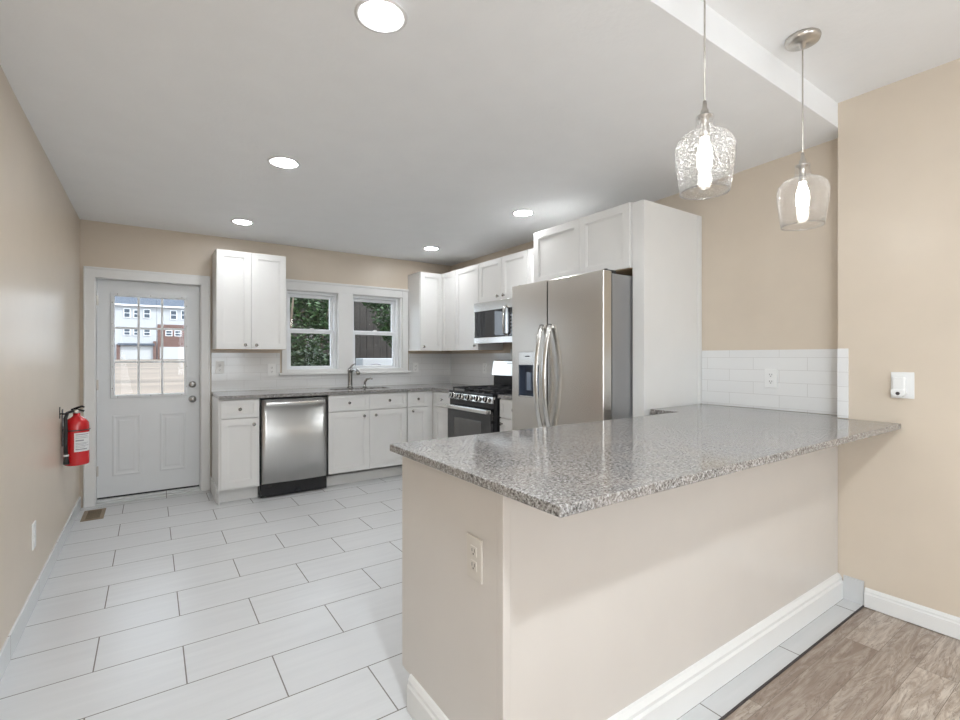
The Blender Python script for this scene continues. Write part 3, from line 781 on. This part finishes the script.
# ------------------------------------------------------------------ peninsula
ZP, TP = .954, .927
KX, KE = .780, 1.578
t = thing('peninsula_cabinet', (1.9, 1.33, 0), 'beige painted peninsula base under the large granite counter', 'peninsula')
b = MB(); b.box(.805, XN-.002, YK, YK+.02, 0, TP); b.build('front_panel', 'pen', t)
b = MB(); b.box(KX, KX+.02, YK+.024, 1.632, .118, TP); b.box(KX, KX+.02, YK+.024, KE, 0, .118); b.build('end_panel', 'pen', t)
MB().box(KX-.001, KX+.027, YK-.002, YK+.026, 0, TP, .003).build('corner_trim', 'pen', t)
MB().box(KX+.022, XR-.012, YK+.022, 1.632, .118, TP-.002).build('body', 'cab', t)
MB().box(KX+.022, XR-.012, YK+.022, KE-.003, 0, .118).build('toe_kick', 'cab', t)
FP = Face('B', 1.634)
for i in range(4):
    x0 = .803+.43*i; b = MB(); b.box(x0+.002, x0+.426, 1.634, 1.652, .135, .738, .002); b.build('door', 'cab', t)
    b = MB(); b.box(x0+.002, x0+.426, 1.634, 1.652, .745, .905, .002); b.build('drawer', 'cab', t)
MB().box(KX+.001, KX+.022, 1.632, 1.654, .118, TP).build('edge_strip', 'pen', t)
b = MB(); b.poly([(YK-p[0], p[1]) for p in base_profile(.027, .128)], 'X', KX-.017, XN-.002); b.build('baseboard', 'trim', t)
b = MB(); b.poly([(KX-p[0], p[1]) for p in base_profile(.017, .128)], 'Y', YK-.017, KE); b.build('baseboard', 'trim', t)
b = MB()
b.poly([(.737, .762), (3.028, .762), (3.028, YK+.002), (3.160, YK+.002), (3.160, 1.868), (2.580, 1.868), (2.580, 1.672), (.737, 1.672)], 'Z', TP, ZP)
tag(b.build('peninsula_countertop', 'granite', None, .003), 'large speckled granite counter on the beige peninsula in the foreground', 'countertop')

# ------------------------------------------------------------------ outlets and plates
def outlet(F, u, z, label, mat='plastic', w=.074, h=.118, duplex=True, group='electrical outlets'):
    t = thing('electrical_outlet', F.pt(u, z-h/2, 0), label, 'outlet', group)
    b = MB(); F.box(b, u-w/2, u+w/2, z-h/2, z+h/2, 0, .006, .002); p = b.build('plate', mat, t)
    if duplex:
        for dz in (.021, -.021):
            b = MB(); F.box(b, u-.016, u+.016, z+dz-.014, z+dz+.014, .004, .0078, .0015); s_ = b.build('socket', mat, t)
            b = MB()
            for du in (-.0065, .0065): F.box(b, u+du-.0012, u+du+.0012, z+dz-.002, z+dz+.008, .0076, .0082)
            F.box(b, u-.0025, u+.0025, z+dz-.010, z+dz-.005, .0076, .0082)
            b.build('slots', 'slot', s_)
    return t
outlet(Face('R', KX), 1.158, .694, 'beige painted outlet on the end panel of the peninsula', 'plastic_beige', .078, .125)
outlet(Face('R', XR-.009), 1.418, 1.148, 'white duplex outlet on the low tile backsplash above the peninsula counter')
outlet(Face('B', YB-.009), .548, 1.178, 'white outlet on the back tiles nearest the entry door')
outlet(Face('B', YB-.009), 1.02, 1.150, 'white outlet on the back tiles beside the left end of the window sill')
outlet(Face('B', YB-.009), 2.66, 1.150, 'white outlet on the back tiles below the cabinet right of the window')
outlet(Face('R', XR-.009), 4.50, 1.150, 'white outlet on the side wall tiles left of the gas range')
outlet(Face('R', XR-.009), 3.98, 1.305, 'white outlet on the side wall between the range and the microwave')
# left wall: outlet plate low on the wall, lying along Y and facing +X
t = thing('electrical_outlet', (XL, 3.325, .30), 'small white outlet plate low on the left wall', 'outlet', 'electrical outlets')
MB().box(XL, XL+.007, 3.285, 3.362, .298, .430, .002).build('plate', 'plastic', t)
for z in (.343, .385): MB().box(XL+.006, XL+.009, 3.308, 3.340, z-.014, z+.014, .001).build('socket', 'plastic', t)
# plug-in device on the dining wall plate
F = Face('R', XN)
outlet(F, .757, 1.142, 'white outlet plate on the tan wall right of the tile backsplash', 'plastic', .088, .128)
t = thing('plug_in_night_light', (XN-.02, .765, 1.10), 'white plug-in device with a dark round eye in the outlet on the tan wall', 'night light')
b = MB(); b.box(XN-.032, XN-.0085, .742, .790, 1.112, 1.182, .006, 3); bd = b.build('body', 'plastic', t)
b = MB(); b.poly([(.738, 1.122), (.738, 1.100), (.752, 1.086), (.780, 1.086), (.794, 1.100), (.794, 1.122)], 'X', XN-.040, XN-.010); b.build('head', 'plastic', t, .003)
MB().cyl((XN-.0425, .766, 1.103), (XN-.039, .766, 1.103), .008).build('eye', 'slot', t)

# ------------------------------------------------------------------ floor vent
t = thing('floor_vent', (-.38, 4.97, 0), 'brown metal floor register near the entry door', 'vent')
vx0, vx1, vy0, vy1 = -.455, -.312, 4.815, 5.125
b = MB(); e = .026
for r in ((vx0, vx0+e, vy0, vy1), (vx1-e, vx1, vy0, vy1), (vx0+e, vx1-e, vy0, vy0+e), (vx0+e, vx1-e, vy1-e, vy1)): b.box(*r, 0.0005, .005, .001)
b.build('frame', 'brown_metal', t)
MB().box(vx0+e, vx1-e, vy0+e, vy1-e, .0005, .0015).build('backing', 'vent_dark', t)
b = MB()
for i in range(9):
    y = vy0+e+.010+i*.028; b.box(vx0+e, vx1-e, y, y+.006, .001, .0045)
b.build('slats', 'brown_metal', t)

# ------------------------------------------------------------------ fire extinguisher
ex, ey = -.424, 4.30
t = thing('fire_extinguisher', (ex, ey, .44), 'red fire extinguisher hanging on the left wall beside the entry door', 'fire extinguisher')
b = MB(); b.lathe([(0, .004), (.055, 0), (.068, .006), (.070, .018), (.070, .315), (.066, .345), (.052, .372), (.030, .392), (.021, .400), (.020, .425), (0, .425)], (ex, ey, .44), seg=40)
b.build('cylinder', 'red', t)
b = MB(); z0 = .48; seg = 14
a0, a1 = math.radians(-95), math.radians(-10)
def curved_label(r, a0, a1, z0, z1, n_=14):
    b = MB(); A = []; B = []
    for i in range(n_+1):
        a = a0+(a1-a0)*i/n_
        A.append(b.bm.verts.new((ex+r*math.cos(a), ey+r*math.sin(a), z0))); B.append(b.bm.verts.new((ex+r*math.cos(a), ey+r*math.sin(a), z1)))
    for i in range(n_):
        f = b.bm.faces.new((A[i], A[i+1], B[i+1], B[i])); f.smooth = True
    return b
lb = curved_label(.0708, a0, a1, .555, .708).build('label', 'label', t)
for k, (zz, hh, f_) in enumerate(((.690, .006, .9), (.676, .003, .8), (.664, .003, .9), (.640, .010, .5), (.622, .003, .85), (.612, .003, .7), (.600, .003, .9), (.588, .003, .6), (.570, .008, .75))):
    curved_label(.0712, a0+.1, a0+.1+(a1-a0-.2)*f_, zz, zz+hh).build('print_line', 'ink', lb)
b = MB(); b.ring_tube((ex, ey, .728), .0705, .005); b.build('strap', 'rubber', t)
b = MB(); b.cyl((ex, ey, .862), (ex, ey, .893), .020); b.cyl((ex+.002, ey-.018, .875), (ex+.004, ey-.036, .877), .013); b.build('valve', 'nickel', t)
b = MB(); b.tube([(ex-.03, ey, .892), (ex, ey, .905), (ex+.030, ey-.02, .918), (ex+.042, ey-.028, .912)], [.006, .009, .009, .006], 10); b.tube([(ex-.01, ey, .895), (ex+.02, ey-.015, .888), (ex+.04, ey-.028, .880)], .007, 10); b.build('handle', 'black', t)
b = MB(); b.tube([(ex-.018, ey-.01, .882), (ex-.045, ey-.035, .872), (ex-.052, ey-.062, .83), (ex-.048, ey-.077, .74), (ex-.050, ey-.079, .62), (ex-.046, ey-.078, .52)], .011, 12)
hs = b.build('hose', 'rubber', t)
MB().cyl((ex-.046, ey-.078, .465), (ex-.046, ey-.078, .525), .017, .012).build('nozzle', 'rubber', hs)
MB().cyl((ex-.047, ey-.078, .528), (ex-.047, ey-.078, .542), .0155).build('hose_clip', 'plastic', hs)
b = MB(); b.box(XL, XL+.004, ey-.13, ey-.105, .84, .93, .001); b.tube([(XL+.002, ey-.117, .875), (XL+.03, ey-.08, .872), (ex-.03, ey-.01, .870)], .005, 8)
b.box(XL, XL+.004, ey-.02, ey+.02, .60, .90, .001); b.box(XL+.003, ex-.06, ey-.012, ey+.012, .855, .865)
b.build('bracket', 'black', t)

for o_ in t.children_recursive: o_.data.transform(Matrix.Diagonal((1, 1, .84, 1)))
t.location.z = .538

# ------------------------------------------------------------------ recessed lights
RL = [(.672, 1.595, 'round recessed ceiling light nearest the camera, above the tile walkway'),
      (.658, 3.036, 'round recessed ceiling light in the middle of the left row'),
      (.651, 4.577, 'round recessed ceiling light nearest the entry door wall'),
      (2.487, 3.002, 'round recessed ceiling light above the floor in front of the refrigerator'),
      (2.486, 4.545, 'round recessed ceiling light above the kitchen corner by the window')]
def make_light(x, y, z, label, mat='lens', r=.070):
    t = thing('recessed_light', (x, y, z), label, 'ceiling light', 'recessed ceiling lights')
    MB().lathe([(r, 0), (r+.020, 0), (r+.022, -.003), (r+.014, -.006), (r, -.003)], (x, y, z), (0, 0, 1), 40, True, True).build('trim_ring', 'plastic', t)
    MB().lathe([(0, -.0035), (r-.004, -.0035), (r, -.002), (r, -.0005), (0, -.0005)], (x, y, z), (0, 0, 1), 40).build('lens', mat, t)
    return t
first = make_light(*RL[0][:2], H+.0415, RL[0][2])
for k_, (x, y, lab) in enumerate(RL[1:]):
    o = copy_tree(first); o.location = (x, y, H); o['label'] = lab
    if k_ in (1, 3):                                        # the two lamps close to the back wall are weaker
        for c in o.children:
            if c.name.startswith('lens'): c.data = c.data.copy(); c.data.materials[0] = M['lens_dim']
d1_ = make_light(.38, -.42, HD, 'ceiling light of the dining area above and behind the camera', 'flush', .085)

# ------------------------------------------------------------------ pendants
def pendant(x, y, zrim, label, mat, with_canopy=True):
    t = thing('pendant_light', (x, y, HD), label, 'pendant light', 'glass pendants over the peninsula')
    MB().lathe([(0, 0), (.064, 0), (.066, -.006), (.062, -.020), (.050, -.025), (.012, -.026), (.010, -.045), (0, -.046)], (x, y, HD), (0, 0, 1), 40).build('canopy', 'nickel', t)
    zn = zrim+.265
    MB().cyl((x, y, zn+.02), (x, y, HD-.03), .0032, seg=8).build('cord', 'nickel', t)
    b = MB(); b.lathe([(0, .045), (.006, .045), (.008, .02), (.013, .012), (.013, -.004), (.022, -.005), (.022, -.009), (.0135, -.012), (.013, -.055), (.0165, -.060), (.0165, -.080), (0, -.080)], (x, y, zn)); b.build('socket', 'nickel', t)
    # bottle-shaped shade: outer wall up, inner wall down
    out = [(.079, 0), (.087, .055), (.094, .110), (.096, .150), (.090, .170), (.074, .190), (.048, .201), (.033, .210), (.0285, .222), (.0275, .245), (.028, .258)]
    inn = [(r-.003, h) for r, h in out[::-1]]
    sh = MB().lathe(out+inn, (x, y, zrim), (0, 0, 1), 56, True, True).build('shade', mat, t)
    MB().ring_tube((x, y, zrim), .0775, .0025, seg=56).build('rim', 'rimglass', sh)
    MB().lathe([(0, 0), (.012, .003), (.022, .02), (.025, .05), (.021, .085), (.014, .105), (.013, .12)], (x, y, zrim+.065)).build('bulb', 'bulb', t)
    return t
M['rimglass'] = thin_glass('rim_glass', (.9, .9, .9), 1.9, .1)
pendant(1.555, .91, 1.842, 'clear bubbled glass pendant light on the left, over the front of the peninsula', 'glass_seeded')
pendant(2.285, .90, 1.838, 'clear glass pendant light on the right, nearer the tan wall', 'glass_clear')

# ------------------------------------------------------------------ outside
b = MB()
gv = [(-60, 5.9, -.25), (60, 5.9, -.25), (60, 14, -.1), (60, 100, .86), (60, 160, 1.2), (-60, 160, 1.2), (-60, 100, .86), (-60, 14, -.1)]
b.poly([(5.45, -.6), (5.45, -.22), (14, -.05), (100, .87), (160, 1.2), (160, -.6)], 'X', -70, 70)
struct(b.build('ground', 'grass'))

def windowbox(b, x0, x1, z0, z1, y): b.box(x0, x1, y-.08, y+.05, z0, z1)
def townhouse(x0, x1, label, wins, wall_mat, low_brick):
    Y0 = 100; t = thing('townhouse', ((x0+x1)/2, Y0+5, .8), label, 'house', 'townhouses across the field')
    MB().box(x0, x1, Y0, Y0+10, .5, 10.05).build('wall', 'siding', t)
    b = MB(); b.poly([(Y0-.5, 10.0), (Y0+10.5, 10.0), (Y0+5, 13.2)], 'X', x0, x1); b.build('roof', 'roof', t)
    MB().box(x0, x1, Y0-.55, Y0-.4, 9.9, 10.15).build('gutter', 'vinyl', t)
    for (a, c, d, e) in wins:
        f = MB().box(a-.1, c+.1, Y0-.14, Y0+.02, d-.1, e+.1).build('window', 'vinyl', t)
        MB().box(a, c, Y0-.17, Y0-.12, d, (d+e)/2-.05).build('pane', 'shutter_glass', f)
        MB().box(a, c, Y0-.17, Y0-.12, (d+e)/2+.05, e).build('pane', 'shutter_glass', f)
    return t
h1 = townhouse(-9.5, .75, 'white sided townhouse across the field with a white garage door',
               [(-3.72, -2.98, 8.03, 9.36), (-2.37, -1.75, 8.03, 9.2), (-.97, -.20, 8.03, 9.36), (-3.72, -2.98, 5.05, 5.97), (-2.37, -1.75, 5.05, 5.97), (-.97, -.20, 5.05, 5.97), (-7.5, -6.7, 8.03, 9.36), (-7.5, -6.7, 5.05, 5.97)], 'siding', False)
MB().box(-4.3, .30, 99.85, 100.02, .86, 3.2).build('garage_door', 'garage', h1)
MB().box(-4.6, .5, 99.3, 100, 3.25, 3.6).build('deck', 'roof', h1)
for x in (-4.75, .28): MB().box(x, x+.45, 99.5, 100, .7, 4.0 if x > 0 else 3.4).build('brick_column', 'brickwall', h1)
h2 = townhouse(.78, 9.5, 'townhouse with red brick middle floor across the field, right of the white one',
               [(2.85, 3.65, 7.97, 9.36), (4.47, 5.2, 8.03, 9.44), (6.5, 7.2, 8.03, 9.44), (2.16, 2.96, 5.05, 5.87), (3.49, 4.3, 5.05, 5.87), (5.6, 6.4, 5.05, 5.87)], 'siding', True)
MB().box(.9, 9.5, 99.88, 100.01, 3.05, 6.95).build('brick_front', 'brickwall', h2)
MB().box(1.25, 6.2, 99.80, 100.02, .9, 3.05).build('garage_door', 'garage', h2)
MB().box(.9, 1.22, 99.7, 100, .7, 3.1).build('brick_column', 'brickwall', h2)

# board fence behind the kitchen window
t = thing('board_fence', (3.2, 9.6, 0), 'dark weathered board fence behind the shrubs outside the window', 'fence')
b = MB(); x = 1.0; k = 0
while x < 6.4:
    w_ = random.uniform(.12, .16); b.box(x, x+w_-.008, 9.6+random.uniform(-.006, .006), 9.63, -.1, 3.1+random.uniform(-.03, .03)); x += w_; k += 1
b.build('boards', 'fence', t)
b = MB()
for z in (.5, 1.6, 2.7): b.box(1.0, 6.4, 9.63, 9.68, z, z+.09)
b.build('rails', 'fence', t)
def foliage(name, blobs, n_, size, mat, label, cat, trunk):
    cx, cy = blobs[0][0], blobs[0][1]
    t = thing(name, (cx, cy, -.1), label, cat, 'shrubs outside the window')
    b = MB(); bm = b.bm
    for _ in range(n_):
        B_ = random.choice(blobs)
        while True:
            v = Vector((random.uniform(-1, 1), random.uniform(-1, 1), random.uniform(-1, 1)))
            if .35 < v.length < 1: break
        p = Vector((B_[0]+v.x*B_[3], B_[1]+v.y*B_[3]*.6, B_[2]+v.z*B_[4]))
        s_ = size*random.uniform(.6, 1.3)
        q = Matrix.Rotation(random.uniform(0, 6.28), 3, 'Z') @ Matrix.Rotation(random.uniform(-1.1, 1.1), 3, 'X') @ Matrix.Rotation(random.uniform(-.7, .7), 3, 'Y')
        pts = [(-.5, 0, 0), (-.1, -.28, .04), (.5, 0, -.05), (-.1, .28, .04)]
        vs = [bm.verts.new(p+q @ (Vector(c)*s_)) for c in pts]
        bm.faces.new((vs[0], vs[1], vs[2])); bm.faces.new((vs[0], vs[2], vs[3]))
    b.build('leaves', mat, t)
    b = MB()
    for (dx, dy) in trunk:
        b.tube([(cx+dx*.2, cy, -.15), (cx+dx*.5, cy+dy*.3, .6), (cx+dx, cy+dy, 1.5), (cx+dx*1.5, cy+dy, 2.6)], [.04, .03, .02, .008], 8)
    b.build('stems', 'bark', t)
foliage('shrub', [(1.95, 8.3, 1.8, .6, .75), (1.5, 8.4, 1.2, .55, .8), (2.35, 8.2, 1.2, .55, .8), (2.4, 8.4, 2.2, .45, .5), (1.5, 8.3, 2.3, .5, .5)], 9000, .075, 'leaf', 'bright green leafy shrub seen through the left window', 'shrub', [(-.3, 0), (.2, .1), (.45, 0)])
foliage('shrub', [(3.55, 8.0, 2.1, .38, .42), (3.7, 8.0, 1.75, .3, .35), (3.35, 8.1, 2.4, .35, .3)], 2400, .08, 'leaf', 'green branch hanging into view in the upper right window', 'shrub', [(.25, 0), (.4, .1)])
foliage('ivy', [(1.45, 7.3, .9, .6, .55), (1.9, 7.3, .95, .45, .50)], 3600, .075, 'leaf_dark', 'dark low ivy below the shrub outside the left window', 'ivy', [(.2, 0)])

# air conditioning unit on a stand outside the right window
t = thing('air_conditioner', (2.98, 6.95, 0), 'white outdoor air conditioning unit with a round fan grille outside the window', 'air conditioner')
MB().box(2.57, 3.38, 6.80, 7.10, .66, 1.262, .015, 3).build('body', 'unit_paint', t)
b = MB(); b.ring_tube((2.78, 6.797, .98), .20, .008, (0, -1, 0), 40)
for i in range(1, 5): b.ring_tube((2.78, 6.795, .98), .04*i, .003, (0, -1, 0), 32)
b.build('fan_grille', 'ink', t)
MB().cyl((2.78, 6.802, .98), (2.78, 6.798, .98), .195, seg=40).build('fan_opening', 'fridge_side', t)
for x in (2.65, 3.28):
    for y in (6.84, 7.04): MB().box(x, x+.03, y, y+.03, -.15, .66).build('leg', 'fridge_side', t)
